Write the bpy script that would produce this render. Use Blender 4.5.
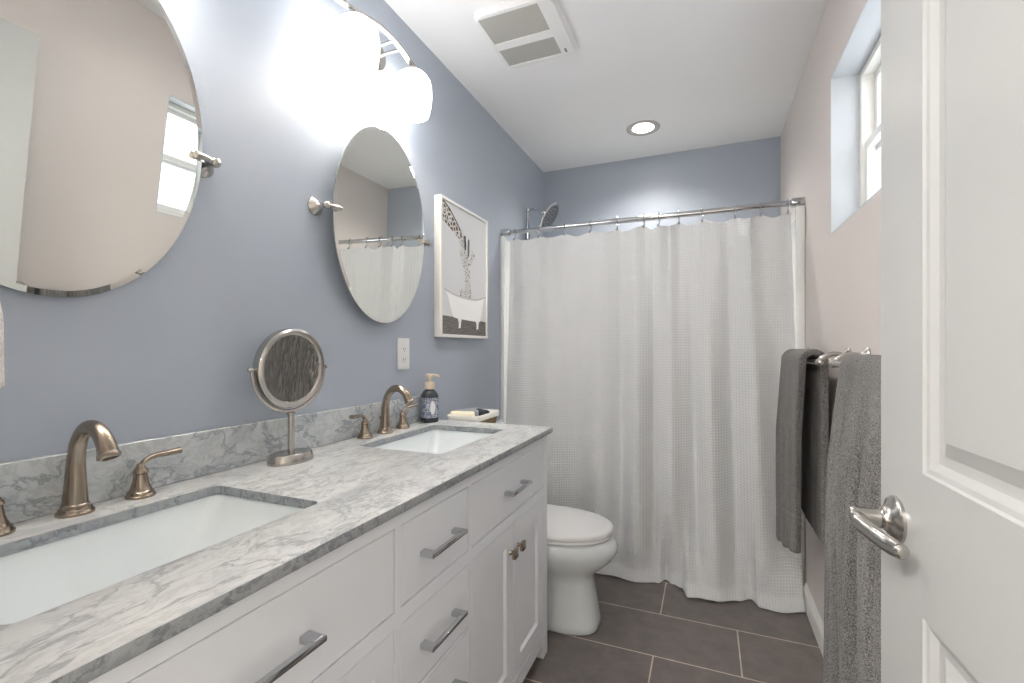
import bpy, bmesh, math, random
from mathutils import Vector, Matrix
from math import pi, sin, cos, radians as R

random.seed(7)
SC = bpy.context.scene
COL = SC.collection
for o in list(bpy.data.objects):
    bpy.data.objects.remove(o, do_unlink=True)

# ------------------------------------------------------------------ camera
CEIL = 2.446          # ceiling height
WID = 1.52            # room width (x), blue wall at x = 0
BACK = 3.26           # back wall (y)
cam = bpy.data.objects.new('camera', bpy.data.cameras.new('camera'))
COL.objects.link(cam)
cam.location = (1.107, 0.0, 1.15)
cam.rotation_euler = (R(90), 0, math.atan2(195, 468))
cam.data.sensor_width = 36
cam.data.lens = 468 / 1024 * 36
cam.data.shift_y = 7.5 / 1024
cam.data.clip_start = 0.01
SC.camera = cam

# ------------------------------------------------------------------ world, lamps, exposure
SC.view_settings.view_transform = 'Standard'
SC.view_settings.look = 'None'
SC.view_settings.gamma = 1
SC.view_settings.use_curve_mapping = False
SC.cycles.diffuse_bounces = 8
SC.view_settings.exposure = 1.37
W = bpy.data.worlds.new('overcast_sky')
SC.world = W
W.use_nodes = True
W.node_tree.nodes['Background'].inputs[0].default_value = (0.90, 0.95, 1.0, 1)
W.node_tree.nodes['Background'].inputs[1].default_value = 1.7

SHADE_EMIT = 5.4       # glowing glass shades of the vanity light
CAN_EMIT = 9.0


def lamp(name, kind, loc, rot, power, color=(1, 1, 1), **kw):
    d = bpy.data.lights.new(name, kind)
    d.energy = power
    d.color = color
    for k, v in kw.items():
        setattr(d, k, v)
    o = bpy.data.objects.new(name, d)
    COL.objects.link(o)
    o.location = loc
    o.rotation_euler = rot
    return o


# lamp of the recessed can in the shower ceiling
lamp('recessed_lamp', 'SPOT', (0.761, 2.83, 2.425), (0, 0, 0), 24, (1, 0.95, 0.90),
     spot_size=R(142), spot_blend=0.95, shadow_soft_size=0.06)
# added fill spot over the middle of the room, unseen above the frame
lamp('added_ceiling_fill', 'SPOT', (0.80, 1.50, 2.425), (0, 0, 0), 4.5, (1, 0.97, 0.94),
     spot_size=R(168), spot_blend=0.5, shadow_soft_size=0.07)
# added unseen fill light in the hallway, brightens the room through the doorway
lamp('hallway_fill', 'AREA', (0.35, -1.05, 2.40), (0, 0, 0), 31, (1, 0.98, 0.95), shape='SQUARE', size=0.9)
# daylight portal of the window
pl = lamp('window_portal', 'AREA', (1.66, 1.72, 1.845), (0, R(90), 0), 1, shape='RECTANGLE', size=0.57, size_y=0.6)
pl.data.cycles.is_portal = True


# ------------------------------------------------------------------ materials
def mat(name, base=(0.8, 0.8, 0.8), rough=0.5, metal=0.0, **kw):
    m = bpy.data.materials.new(name)
    m.use_nodes = True
    b = m.node_tree.nodes['Principled BSDF']
    b.inputs['Base Color'].default_value = (*base, 1)
    b.inputs['Roughness'].default_value = rough
    b.inputs['Metallic'].default_value = metal
    for k, v in kw.items():
        b.inputs[k].default_value = v
    return m


def srgb(r, g, b):
    f = lambda c: (c / 255 / 12.92) if c <= 10 else ((c / 255 + 0.055) / 1.055) ** 2.4
    return (f(r), f(g), f(b))


def N(m, t, **kw):
    n = m.node_tree.nodes.new(t)
    for k, v in kw.items():
        if isinstance(k, str) and hasattr(n, k):
            setattr(n, k, v)
    return n


def L(m, a, b):
    m.node_tree.links.new(a, b)


def bsdf(m):
    return m.node_tree.nodes['Principled BSDF']


def add_bump(m, height, strength=0.2, dist=0.002):
    b = N(m, 'ShaderNodeBump')
    b.inputs['Strength'].default_value = strength
    b.inputs['Distance'].default_value = dist
    L(m, height, b.inputs['Height'])
    L(m, b.outputs[0], bsdf(m).inputs['Normal'])
    return b


def noise(m, scale, detail=3, rough=0.5, coord='Object', dist=0.0, mapscale=None):
    tc = N(m, 'ShaderNodeTexCoord')
    n = N(m, 'ShaderNodeTexNoise')
    n.inputs['Scale'].default_value = scale
    n.inputs['Detail'].default_value = detail
    n.inputs['Roughness'].default_value = rough
    n.inputs['Distortion'].default_value = dist
    src = tc.outputs[coord]
    if mapscale:
        mp = N(m, 'ShaderNodeMapping')
        mp.inputs['Scale'].default_value = mapscale
        L(m, src, mp.inputs[0])
        src = mp.outputs[0]
    L(m, src, n.inputs['Vector'])
    return n


def ramp(m, src, stops):
    r = N(m, 'ShaderNodeValToRGB')
    e = r.color_ramp.elements
    while len(e) > 1:
        e.remove(e[-1])
    e[0].position = stops[0][0]
    e[0].color = (*stops[0][1], 1)
    for p, c in stops[1:]:
        k = e.new(p)
        k.color = (*c, 1)
    L(m, src, r.inputs[0])
    return r


def paint(name, col, rough=0.55, bump=0.12, scale=130):
    m = mat(name, col, rough)
    n = noise(m, scale, 4, 0.6)
    add_bump(m, n.outputs[0], bump, 0.0012)
    return m


M = {}
M['blue'] = paint('blue_grey_paint', srgb(168, 176, 188), 0.42, 0.16)
M['beige'] = paint('greige_paint', srgb(212, 204, 200), 0.5, 0.12)
M['ceil'] = paint('ceiling_paint', srgb(236, 236, 237), 0.8, 0.06)
M['white'] = mat('white_lacquer', srgb(234, 238, 244), 0.34)
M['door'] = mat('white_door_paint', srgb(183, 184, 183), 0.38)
M['trim'] = mat('white_trim_paint', srgb(232, 231, 226), 0.35)
M['vinyl'] = mat('white_vinyl', srgb(236, 236, 234), 0.35)
M['porcelain'] = mat('white_porcelain', srgb(228, 234, 236), 0.08)
M['porcelain'].node_tree.nodes['Principled BSDF'].inputs['Coat Weight'].default_value = 0.4
M['acrylic'] = mat('white_acrylic', srgb(228, 230, 228), 0.25)
M['chrome'] = mat('polished_chrome', (0.55, 0.56, 0.58), 0.1, 1.0)
M['nickel'] = mat('brushed_nickel', srgb(188, 184, 179), 0.24, 1.0)
M['bronze'] = mat('brushed_champagne_nickel', srgb(162, 149, 134), 0.25, 1.0)
M['mirror'] = mat('mirror_silver', (0.90, 0.91, 0.87), 0.0, 1.0)
M['mirror_edge'] = mat('mirror_glass_edge', (0.45, 0.5, 0.48), 0.15, 0.6)
M['plastic'] = mat('white_plastic', srgb(228, 228, 228), 0.4)
M['dark'] = mat('dark_slot', (0.03, 0.03, 0.03), 0.6)
M['pump'] = mat('beige_pump_plastic', srgb(206, 190, 172), 0.4)
M['liner'] = mat('white_basket_liner', srgb(238, 236, 230), 0.8)
M['liner_fab'] = mat('beige_liner_fabric', srgb(216, 190, 168), 0.8)
M['cream'] = mat('cream_terry', srgb(240, 232, 210), 0.95)
M['greycloth'] = mat('grey_cloth', srgb(150, 152, 156), 0.95)
M['navycloth'] = mat('navy_cloth', srgb(62, 66, 78), 0.9)
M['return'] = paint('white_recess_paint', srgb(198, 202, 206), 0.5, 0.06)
M['hall'] = paint('hallway_paint', srgb(225, 222, 216), 0.6, 0.08)

# brushed look on the metals
for k in ('nickel', 'bronze'):
    n = noise(M[k], 60, 2, 0.5, mapscale=(1, 1, 14))
    add_bump(M[k], n.outputs[0], 0.05, 0.001)

# marble
def marble(name, tint, rough, vs):
    m = mat(name, rough=rough)
    tc = N(m, 'ShaderNodeTexCoord')
    mp = N(m, 'ShaderNodeMapping')
    mp.inputs['Rotation'].default_value = (0.35, 0.2, R(28))
    mp.inputs['Scale'].default_value = vs
    L(m, tc.outputs['Object'], mp.inputs[0])
    warp = N(m, 'ShaderNodeTexNoise')
    warp.inputs['Scale'].default_value = 4.2
    warp.inputs['Detail'].default_value = 5
    L(m, mp.outputs[0], warp.inputs['Vector'])
    mixv = N(m, 'ShaderNodeMix', data_type='VECTOR')
    mixv.inputs[0].default_value = 0.16
    L(m, mp.outputs[0], mixv.inputs[4])
    L(m, warp.outputs['Color'], mixv.inputs[5])


    def ridge(scale, lo, hi, detail=6, rough=0.62):
        n = N(m, 'ShaderNodeTexNoise')
        n.inputs['Scale'].default_value = scale
        n.inputs['Detail'].default_value = detail
        n.inputs['Roughness'].default_value = rough
        L(m, mixv.outputs[1], n.inputs['Vector'])
        s = N(m, 'ShaderNodeMath', operation='SUBTRACT')
        s.inputs[1].default_value = 0.5
        L(m, n.outputs[0], s.inputs[0])
        a = N(m, 'ShaderNodeMath', operation='ABSOLUTE')
        L(m, s.outputs[0], a.inputs[0])
        mr = N(m, 'ShaderNodeMapRange')
        mr.inputs[1].default_value = lo
        mr.inputs[2].default_value = hi
        mr.inputs[3].default_value = 1
        mr.inputs[4].default_value = 0
        L(m, a.outputs[0], mr.inputs[0])
        return mr.outputs[0]


    v1 = ridge(8, 0.0, 0.03)
    v2 = ridge(26, 0.0, 0.06)
    cl = N(m, 'ShaderNodeTexNoise')
    cl.inputs['Scale'].default_value = 11
    cl.inputs['Detail'].default_value = 6
    L(m, mixv.outputs[1], cl.inputs['Vector'])
    clr = ramp(m, cl.outputs[0], [(0.32, srgb(184, 186, 189)), (0.48, srgb(203, 204, 203)), (0.75, srgb(211, 212, 211))])
    mx1 = N(m, 'ShaderNodeMix', data_type='RGBA')
    mx1.inputs[7].default_value = (*srgb(126, 130, 136), 1)
    f1 = N(m, 'ShaderNodeMath', operation='MULTIPLY')
    f1.inputs[1].default_value = 0.72
    L(m, v1, f1.inputs[0])
    L(m, f1.outputs[0], mx1.inputs[0])
    L(m, clr.outputs[0], mx1.inputs[6])
    mx2 = N(m, 'ShaderNodeMix', data_type='RGBA')
    mx2.inputs[7].default_value = (*srgb(154, 157, 160), 1)
    f2 = N(m, 'ShaderNodeMath', operation='MULTIPLY')
    f2.inputs[1].default_value = 0.42
    L(m, v2, f2.inputs[0])
    L(m, f2.outputs[0], mx2.inputs[0])
    L(m, mx1.outputs[2], mx2.inputs[6])
    tn = N(m, 'ShaderNodeMix', data_type='RGBA', blend_type='MULTIPLY')
    tn.inputs[0].default_value = 1
    tn.inputs[7].default_value = (*tint, 1)
    L(m, mx2.outputs[2], tn.inputs[6])
    L(m, tn.outputs[2], bsdf(m).inputs['Base Color'])
    return m


M['marble'] = marble('white_veined_marble', (1, 1, 1), 0.3, (2.0, 0.9, 1.5))
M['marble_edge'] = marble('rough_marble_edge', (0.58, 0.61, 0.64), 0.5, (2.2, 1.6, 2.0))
M['marble_shaded'] = marble('shade_tinted_marble', (0.90, 0.94, 0.97), 0.2, (1.6, 1.0, 1.5))  # backsplash copy of the marble, dimmer light on the upright strip tinted in

# floor tile
m = mat('slate_floor_tile', rough=0.42)
tc = N(m, 'ShaderNodeTexCoord')
mp = N(m, 'ShaderNodeMapping')
mp.inputs['Location'].default_value = (-0.621, -(2.12 - 10 * 0.297), 0)
L(m, tc.outputs['Object'], mp.inputs[0])
br = N(m, 'ShaderNodeTexBrick')
br.offset = 0.5
br.inputs['Scale'].default_value = 1
br.inputs['Brick Width'].default_value = 0.6
br.inputs['Row Height'].default_value = 0.297
br.inputs['Mortar Size'].default_value = 0.0026
br.inputs['Mortar Smooth'].default_value = 0.05
br.inputs['Bias'].default_value = 0
br.inputs['Color1'].default_value = (*srgb(112, 105, 102), 1)
br.inputs['Color2'].default_value = (*srgb(120, 113, 110), 1)
br.inputs['Mortar'].default_value = (*srgb(205, 192, 176), 1)
L(m, mp.outputs[0], br.inputs['Vector'])
n = noise(m, 14, 6, 0.65)
rm = ramp(m, n.outputs[0], [(0.3, (0.8, 0.8, 0.8)), (0.7, (1.15, 1.13, 1.12))])
mx = N(m, 'ShaderNodeMix', data_type='RGBA', blend_type='MULTIPLY')
mx.inputs[0].default_value = 1
L(m, br.outputs[0], mx.inputs[6])
L(m, rm.outputs[0], mx.inputs[7])
L(m, mx.outputs[2], bsdf(m).inputs['Base Color'])
inv = N(m, 'ShaderNodeMath', operation='SUBTRACT')
inv.inputs[0].default_value = 1
L(m, br.outputs['Fac'], inv.inputs[1])
add_bump(m, inv.outputs[0], 0.5, 0.002)
M['tile'] = m

# waffle weave curtain
m = mat('white_waffle_weave', srgb(234, 235, 236), 0.85)
uv = N(m, 'ShaderNodeUVMap')
sp = N(m, 'ShaderNodeSeparateXYZ')
L(m, uv.outputs[0], sp.inputs[0])


def tri(src, period):
    a = N(m, 'ShaderNodeMath', operation='MULTIPLY')
    a.inputs[1].default_value = 1 / period
    L(m, src, a.inputs[0])
    f = N(m, 'ShaderNodeMath', operation='FRACT')
    L(m, a.outputs[0], f.inputs[0])
    s = N(m, 'ShaderNodeMath', operation='SUBTRACT')
    s.inputs[1].default_value = 0.5
    L(m, f.outputs[0], s.inputs[0])
    b = N(m, 'ShaderNodeMath', operation='ABSOLUTE')
    L(m, s.outputs[0], b.inputs[0])
    return b.outputs[0]


mxm = N(m, 'ShaderNodeMath', operation='MAXIMUM')
L(m, tri(sp.outputs[0], 0.0135), mxm.inputs[0])
L(m, tri(sp.outputs[1], 0.0135), mxm.inputs[1])
add_bump(m, mxm.outputs[0], 1.0, 0.007)
hr = ramp(m, mxm.outputs[0], [(0.12, srgb(234, 235, 236)), (0.42, srgb(245, 246, 247))])
L(m, hr.outputs[0], bsdf(m).inputs['Base Color'])
trl = N(m, 'ShaderNodeBsdfTranslucent')
trl.inputs['Color'].default_value = (*srgb(234, 234, 234), 1)
mxt = N(m, 'ShaderNodeMixShader')
mxt.inputs[0].default_value = 0.3
L(m, bsdf(m).outputs[0], mxt.inputs[1])
L(m, trl.outputs[0], mxt.inputs[2])
L(m, mxt.outputs[0], m.node_tree.nodes['Material Output'].inputs[0])
M['waffle'] = m


def terry(name, dark, light, scale=330):
    m = mat(name, dark, 1.0)
    n = noise(m, scale, 2, 0.7)
    n2 = noise(m, 9, 3, 0.6, mapscale=(1.0, 1.0, 0.25))
    ad = N(m, 'ShaderNodeMath', operation='MULTIPLY_ADD')
    ad.inputs[1].default_value = 0.3
    L(m, n2.outputs[0], ad.inputs[0])
    L(m, n.outputs[0], ad.inputs[2])
    c = ramp(m, ad.outputs[0], [(0.53, dark), (0.82, light)])
    L(m, c.outputs[0], bsdf(m).inputs['Base Color'])
    bsdf(m).inputs['Sheen Weight'].default_value = 0.25
    add_bump(m, n.outputs[0], 1.0, 0.006)
    return m


M['towel'] = terry('grey_terry', srgb(62, 58, 57), srgb(150, 145, 141))
M['towel2'] = terry('charcoal_grey_terry', srgb(50, 48, 48), srgb(158, 155, 152), 420)
M['whitetowel'] = terry('white_terry', srgb(225, 222, 216), srgb(248, 246, 242), 260)

# emission
def emis(name, col, s):
    m = bpy.data.materials.new(name)
    m.use_nodes = True
    b = bsdf(m)
    b.inputs['Base Color'].default_value = (*col, 1)
    b.inputs['Emission Color'].default_value = (*col, 1)
    b.inputs['Emission Strength'].default_value = s
    b.inputs['Roughness'].default_value = 0.3
    return m


M['shade'] = emis('lit_opal_glass', (1.0, 0.98, 0.945), SHADE_EMIT)
M['can'] = emis('lit_lamp_lens', (1.0, 0.94, 0.86), CAN_EMIT)

m = bpy.data.materials.new('window_glass')
m.use_nodes = True
nt = m.node_tree
nt.nodes.remove(bsdf(m))
tr = nt.nodes.new('ShaderNodeBsdfTransparent')
gl = nt.nodes.new('ShaderNodeBsdfGlossy')
gl.inputs['Roughness'].default_value = 0.02
mxs = nt.nodes.new('ShaderNodeMixShader')
mxs.inputs[0].default_value = 0.06
nt.links.new(tr.outputs[0], mxs.inputs[1])
nt.links.new(gl.outputs[0], mxs.inputs[2])
nt.links.new(mxs.outputs[0], nt.nodes['Material Output'].inputs[0])
M['glass'] = m

# vent grille mesh
m = mat('grey_vent_mesh', rough=0.6)
ck = N(m, 'ShaderNodeTexChecker')
ck.inputs['Scale'].default_value = 420
ck.inputs[1].default_value = (*srgb(196, 194, 188), 1)
ck.inputs[2].default_value = (*srgb(146, 144, 139), 1)
tc = N(m, 'ShaderNodeTexCoord')
L(m, tc.outputs['Object'], ck.inputs[0])
L(m, ck.outputs[0], bsdf(m).inputs['Base Color'])
M['grille'] = m

# wicker
m = mat('brown_wicker', rough=0.7)
wv = N(m, 'ShaderNodeTexWave')
wv.inputs['Scale'].default_value = 60
wv.bands_direction = 'DIAGONAL'
wv.inputs['Distortion'].default_value = 3
tc = N(m, 'ShaderNodeTexCoord')
L(m, tc.outputs['Object'], wv.inputs[0])
r_ = ramp(m, wv.outputs[0], [(0.2, srgb(112, 84, 56)), (0.8, srgb(196, 164, 122))])
L(m, r_.outputs[0], bsdf(m).inputs['Base Color'])
add_bump(m, wv.outputs[0], 0.8, 0.003)
M['wicker'] = m

# soap bottle and label
M['bottle'] = mat('dark_translucent_bottle', srgb(72, 76, 84), 0.08, 0.0, **{'Transmission Weight': 0.35})
m = mat('blue_floral_label', rough=0.4)
vo = N(m, 'ShaderNodeTexVoronoi')
vo.inputs['Scale'].default_value = 95
tc = N(m, 'ShaderNodeTexCoord')
L(m, tc.outputs['Object'], vo.inputs['Vector'])
r_ = ramp(m, vo.outputs['Distance'], [(0.22, srgb(54, 60, 84)), (0.42, srgb(184, 190, 202)), (0.75, srgb(110, 118, 140))])
L(m, r_.outputs[0], bsdf(m).inputs['Base Color'])
M['label'] = m

# print inks
M['print_bg'] = mat('pale_grey_print', srgb(214, 216, 218), 0.5)
m = mat('dark_plank_print', rough=0.5)
n = noise(m, 8, 4, 0.6, mapscale=(1, 3, 40))
r_ = ramp(m, n.outputs[0], [(0.3, srgb(70, 66, 64)), (0.7, srgb(132, 126, 121))])
L(m, r_.outputs[0], bsdf(m).inputs['Base Color'])
M['print_floor'] = m
M['print_tub'] = mat('white_print_ink', srgb(244, 244, 244), 0.5)
M['print_rim'] = mat('grey_print_ink', srgb(190, 190, 192), 0.5)
M['print_line'] = mat('dark_print_ink', srgb(70, 66, 64), 0.5)


def patch(name, scale, dark, lite, w=0.12):
    m = mat(name, rough=0.5)
    v = N(m, 'ShaderNodeTexVoronoi', feature='DISTANCE_TO_EDGE')
    v.inputs['Scale'].default_value = scale
    tc = N(m, 'ShaderNodeTexCoord')
    L(m, tc.outputs['Object'], v.inputs['Vector'])
    r = ramp(m, v.outputs[0], [(w, lite), (w + 0.05, dark)])
    L(m, r.outputs[0], bsdf(m).inputs['Base Color'])
    return m


M['print_giraffe'] = patch('patched_hide_print', 42, srgb(92, 80, 74), srgb(214, 210, 206), 0.09)
M['print_calf'] = patch('speckled_hide_print', 75, srgb(86, 82, 80), srgb(205, 204, 202), 0.2)


# ------------------------------------------------------------------ mesh helpers
def nb():
    return bmesh.new()


def add_box(bm, x0, x1, y0, y1, z0, z1, bev=0.0, seg=2):
    r = bmesh.ops.create_cube(bm, size=1)
    vs = r['verts']
    for v in vs:
        v.co.x = x0 if v.co.x < 0 else x1
        v.co.y = y0 if v.co.y < 0 else y1
        v.co.z = z0 if v.co.z < 0 else z1
    if bev > 0:
        es = list({e for v in vs for e in v.link_edges})
        bmesh.ops.bevel(bm, geom=es, offset=bev, segments=seg, affect='EDGES', profile=0.5)
    return bm


def bx(*a, **k):
    return add_box(nb(), *a, **k)


def add_loft(bm, rings, cap0=True, cap1=True, closed=True):
    vr = [[bm.verts.new(p) for p in r] for r in rings]
    for a, b in zip(vr, vr[1:]):
        n = len(a)
        for i in range(n if closed else n - 1):
            j = (i + 1) % n
            bm.faces.new((a[i], a[j], b[j], b[i]))
    if cap0:
        bm.faces.new(list(reversed(vr[0])))
    if cap1:
        bm.faces.new(vr[-1])
    return vr


def add_lathe(bm, prof, mtx=None, seg=32, cap0=True, cap1=True):
    rings = []
    for r, z in prof:
        r = max(r, 1e-5)
        ring = [Vector((r * cos(2 * pi * i / seg), r * sin(2 * pi * i / seg), z)) for i in range(seg)]
        if mtx is not None:
            ring = [mtx @ p for p in ring]
        rings.append(ring)
    add_loft(bm, rings, cap0, cap1)
    return bm


def axis_mtx(p, d):
    d = Vector(d).normalized()
    return Matrix.Translation(Vector(p)) @ d.to_track_quat('Z', 'Y').to_matrix().to_4x4()


def smooth_path(pts, n=8):
    P = [Vector(p) for p in pts]
    out = []
    for i in range(len(P) - 1):
        p0 = P[i - 1] if i > 0 else P[i] * 2 - P[i + 1]
        p1, p2 = P[i], P[i + 1]
        p3 = P[i + 2] if i + 2 < len(P) else P[i + 1] * 2 - P[i]
        for k in range(n):
            t = k / n
            out.append(0.5 * ((2 * p1) + (p2 - p0) * t + (2 * p0 - 5 * p1 + 4 * p2 - p3) * t * t + (3 * p1 - p0 - 3 * p2 + p3) * t ** 3))
    out.append(P[-1])
    return out


def lerp_list(v, n):
    out = []
    for i in range(len(v) - 1):
        for k in range(n):
            out.append(v[i] + (v[i + 1] - v[i]) * k / n)
    out.append(v[-1])
    return out


def add_tube(bm, pts, rad, seg=16, flat=1.0, up=None, closed=False):
    P = [Vector(p) for p in pts]
    n = len(P)
    if not isinstance(rad, (list, tuple)):
        rad = [rad] * n
    T = []
    for i in range(n):
        if closed:
            t = P[(i + 1) % n] - P[i - 1]
        else:
            t = P[min(i + 1, n - 1)] - P[max(i - 1, 0)]
        T.append(t.normalized())
    u = Vector(up) if up else (Vector((0, 0, 1)) if abs(T[0].z) < 0.9 else Vector((1, 0, 0)))
    u = (u - T[0] * u.dot(T[0])).normalized()
    rings = []
    for i in range(n):
        u = (u - T[i] * u.dot(T[i])).normalized()
        w = T[i].cross(u)
        rings.append([P[i] + (u * cos(2 * pi * k / seg) * flat + w * sin(2 * pi * k / seg)) * rad[i] for k in range(seg)])
    if closed:
        rings.append(rings[0])
        add_loft(bm, rings, False, False)
        bmesh.ops.remove_doubles(bm, verts=bm.verts, dist=1e-7)
    else:
        add_loft(bm, rings)
    return bm


def rrect(w, h, r, seg=6):
    pts = []
    for cx, cy, a0 in ((w / 2 - r, h / 2 - r, 0), (-w / 2 + r, h / 2 - r, 90), (-w / 2 + r, -h / 2 + r, 180), (w / 2 - r, -h / 2 + r, 270)):
        for k in range(seg + 1):
            a = R(a0 + 90 * k / seg)
            pts.append((cx + r * cos(a), cy + r * sin(a)))
    return pts


def plate_bm(outline, holes, thick, bevel=0.0, seg=2):
    """flat plate in XY, z 0..thick, with holes"""
    cu = bpy.data.curves.new('tmp', 'CURVE')
    cu.dimensions = '2D'
    cu.fill_mode = 'BOTH'
    cu.extrude = thick / 2 - bevel
    cu.bevel_depth = bevel
    cu.bevel_resolution = seg
    cu.offset = -bevel
    for pl_ in [outline] + holes:
        s = cu.splines.new('POLY')
        s.points.add(len(pl_) - 1)
        for q, p in zip(s.points, pl_):
            q.co = (p[0], p[1], 0, 1)
        s.use_cyclic_u = True
    ob = bpy.data.objects.new('tmp', cu)
    COL.objects.link(ob)
    dg = bpy.context.evaluated_depsgraph_get()
    me = bpy.data.meshes.new_from_object(ob.evaluated_get(dg))
    bpy.data.objects.remove(ob)
    bpy.data.curves.remove(cu)
    bm = nb()
    bm.from_mesh(me)
    bpy.data.meshes.remove(me)
    bmesh.ops.translate(bm, verts=bm.verts, vec=(0, 0, thick / 2))
    bmesh.ops.remove_doubles(bm, verts=bm.verts, dist=1e-6)
    return bm


def xf(bm, mtx):
    bmesh.ops.transform(bm, matrix=mtx, verts=bm.verts)
    return bm


# map local (x, y, z) of a plate to wall planes
TO_X = Matrix(((0, 0, 1, 0), (1, 0, 0, 0), (0, 1, 0, 0), (0, 0, 0, 1)))   # (a,b,t) -> (t,a,b): plate facing +x


def mk(name, bm, m, parent=None, loc=(0, 0, 0), rot=(0, 0, 0), ang=35, normals=True):
    if normals:
        bmesh.ops.recalc_face_normals(bm, faces=bm.faces)
    me = bpy.data.meshes.new(name)
    bm.to_mesh(me)
    bm.free()
    for p in me.polygons:
        p.use_smooth = True
    me.set_sharp_from_angle(angle=R(ang))
    me.materials.append(M[m] if isinstance(m, str) else m)
    o = bpy.data.objects.new(name, me)
    COL.objects.link(o)
    o.location = loc
    o.rotation_euler = rot
    if parent:
        o.parent = parent
    return o


def tag(o, label, cat, group=None):
    o['label'] = label
    o['category'] = cat
    if group:
        o['group'] = group
    return o


def thing(name, label, cat, loc=(0, 0, 0), rot=(0, 0, 0), group=None):
    o = bpy.data.objects.new(name, None)
    o.empty_display_size = 0.05
    COL.objects.link(o)
    o.location = loc
    o.rotation_euler = rot
    return tag(o, label, cat, group)


def struct(o, label=None):
    o['kind'] = 'structure'
    if label:
        o['label'] = label
    return o


def copy_tree(o, parent=None):
    c = o.copy()
    COL.objects.link(c)
    c.parent = parent
    for ch in [k for k in bpy.data.objects if k.parent == o]:
        copy_tree(ch, c)
    return c


# ------------------------------------------------------------------ room shell
FY = 0.10             # inside face of the entry wall
T = 0.12
HB = -1.70            # far end of the hallway
struct(mk('floor', bx(-0.7, 2.3, HB - 0.1, BACK + T, -0.1, 0), 'tile'))
struct(mk('ceiling', bx(-0.7, 2.3, HB - 0.1, BACK + T, CEIL, CEIL + 0.1), 'ceil'))
struct(mk('wall_left', bx(-T, 0, FY, BACK + T, 0, CEIL), 'blue'))
struct(mk('wall_back', bx(0, WID, BACK, BACK + T, 0, CEIL), 'blue'))
WY0, WY1, WZ0, WZ1 = 1.455, 2.01, 1.56, 2.13
RT = 0.17
bm = plate_bm([(FY, 0), (BACK + T, 0), (BACK + T, CEIL), (FY, CEIL)],
              [[(WY0, WZ0), (WY1, WZ0), (WY1, WZ1), (WY0, WZ1)]], RT)
struct(mk('wall_right', xf(bm, Matrix.Translation((WID, 0, 0)) @ TO_X), 'beige'))
# white returns of the window recess
bm = nb()
add_box(bm, WID + 0.0005, WID + RT, WY1 - 0.006, WY1 - 0.0005, WZ0, WZ1)
add_box(bm, WID + 0.0005, WID + RT, WY0 + 0.0005, WY0 + 0.006, WZ0, WZ1)
add_box(bm, WID + 0.0005, WID + RT, WY0 + 0.006, WY1 - 0.006, WZ1 - 0.006, WZ1 - 0.0005)
add_box(bm, WID + 0.0005, WID + RT, WY0 + 0.006, WY1 - 0.006, WZ0 + 0.0005, WZ0 + 0.006)
struct(mk('trim_1', bm, 'return'), 'white painted returns of the window recess')
# entry wall with the doorway the picture is taken from
DX0, DX1, DH = 0.60, 1.40, 2.09
bm = plate_bm([(0, 0), (DX0, 0), (DX0, DH), (DX1, DH), (DX1, 0), (WID + RT, 0), (WID + RT, CEIL), (0, CEIL)], [], T)
bm = xf(bm, Matrix.Translation((0, FY, 0)) @ Matrix.Rotation(R(90), 4, 'X'))
struct(mk('wall_front', bm, 'beige'))
bm = nb()
for x0, x1 in ((-0.62, -0.5), (2.1, 2.22)):
    add_box(bm, x0, x1, HB, FY - T, 0, CEIL)
add_box(bm, -0.62, 2.22, HB - T, HB, 0, CEIL)
add_box(bm, -0.5, 0.0, FY - T, FY, 0, CEIL)
add_box(bm, WID + RT, 2.1, FY - T, FY, 0, CEIL)
struct(mk('wall_hallway', bm, 'hall'))


def profile_strip(y0, y1, x_wall, sgn, h=0.095, t=0.014):
    prof = [(0, 0), (t, 0), (t, h * 0.72), (t * 0.75, h * 0.82), (t * 0.45, h * 0.9), (t * 0.4, h), (0, h)]
    bm = nb()
    add_loft(bm, [[Vector((x_wall + sgn * a, y, b)) for a, b in prof] for y in (y0, y1)])
    return bm


struct(mk('baseboard_right', profile_strip(FY, 2.455, WID, -1), 'trim', ang=20), 'white baseboard along the beige wall')
struct(mk('baseboard_left', profile_strip(1.665, 2.455, 0, 1), 'trim', ang=20))

# ------------------------------------------------------------------ window
win = struct(thing('window_1', 'small white framed window set high in the beige wall', 'window', (WID + 0.085, (WY0 + WY1) / 2, WZ0)))
del win['category']
ww, wh = WY1 - WY0 - 0.013, WZ1 - WZ0 - 0.013


def frame_x(w, h, b, t, z0, bev=0.003):
    o = [(-w / 2, z0), (w / 2, z0), (w / 2, z0 + h), (-w / 2, z0 + h)]
    i = [(-w / 2 + b, z0 + b), (w / 2 - b, z0 + b), (w / 2 - b, z0 + h - b), (-w / 2 + b, z0 + h - b)]
    return xf(plate_bm(o, [i], t, bev), TO_X)


mk('window_frame', frame_x(ww, wh, 0.022, 0.07, 0.0065), 'trim', win)
s1 = mk('sash', frame_x(ww - 0.046, wh / 2, 0.026, 0.026, 0.03), 'vinyl', win, (0.010, 0, 0))
mk('pane', bx(0.009, 0.013, -ww / 2 + 0.05, ww / 2 - 0.05, 0.057, wh / 2 + 0.002), 'glass', s1)
mk('latch', bx(-0.012, 0, -0.02, 0.02, wh / 2 + 0.008, wh / 2 + 0.02, bev=0.003), 'vinyl', s1)
s2 = mk('sash', frame_x(ww - 0.046, wh / 2, 0.026, 0.026, wh / 2 - 0.012), 'vinyl', win, (0.038, 0, 0))
mk('pane', bx(0.009, 0.013, -ww / 2 + 0.05, ww / 2 - 0.05, wh / 2 + 0.016, wh - 0.04), 'glass', s2)

# ------------------------------------------------------------------ door, opened against the right wall
DW, DT = 0.80, 0.035
dang = R(2.1)
door_edge = Vector((1.3645, 0.92, 0))
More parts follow.
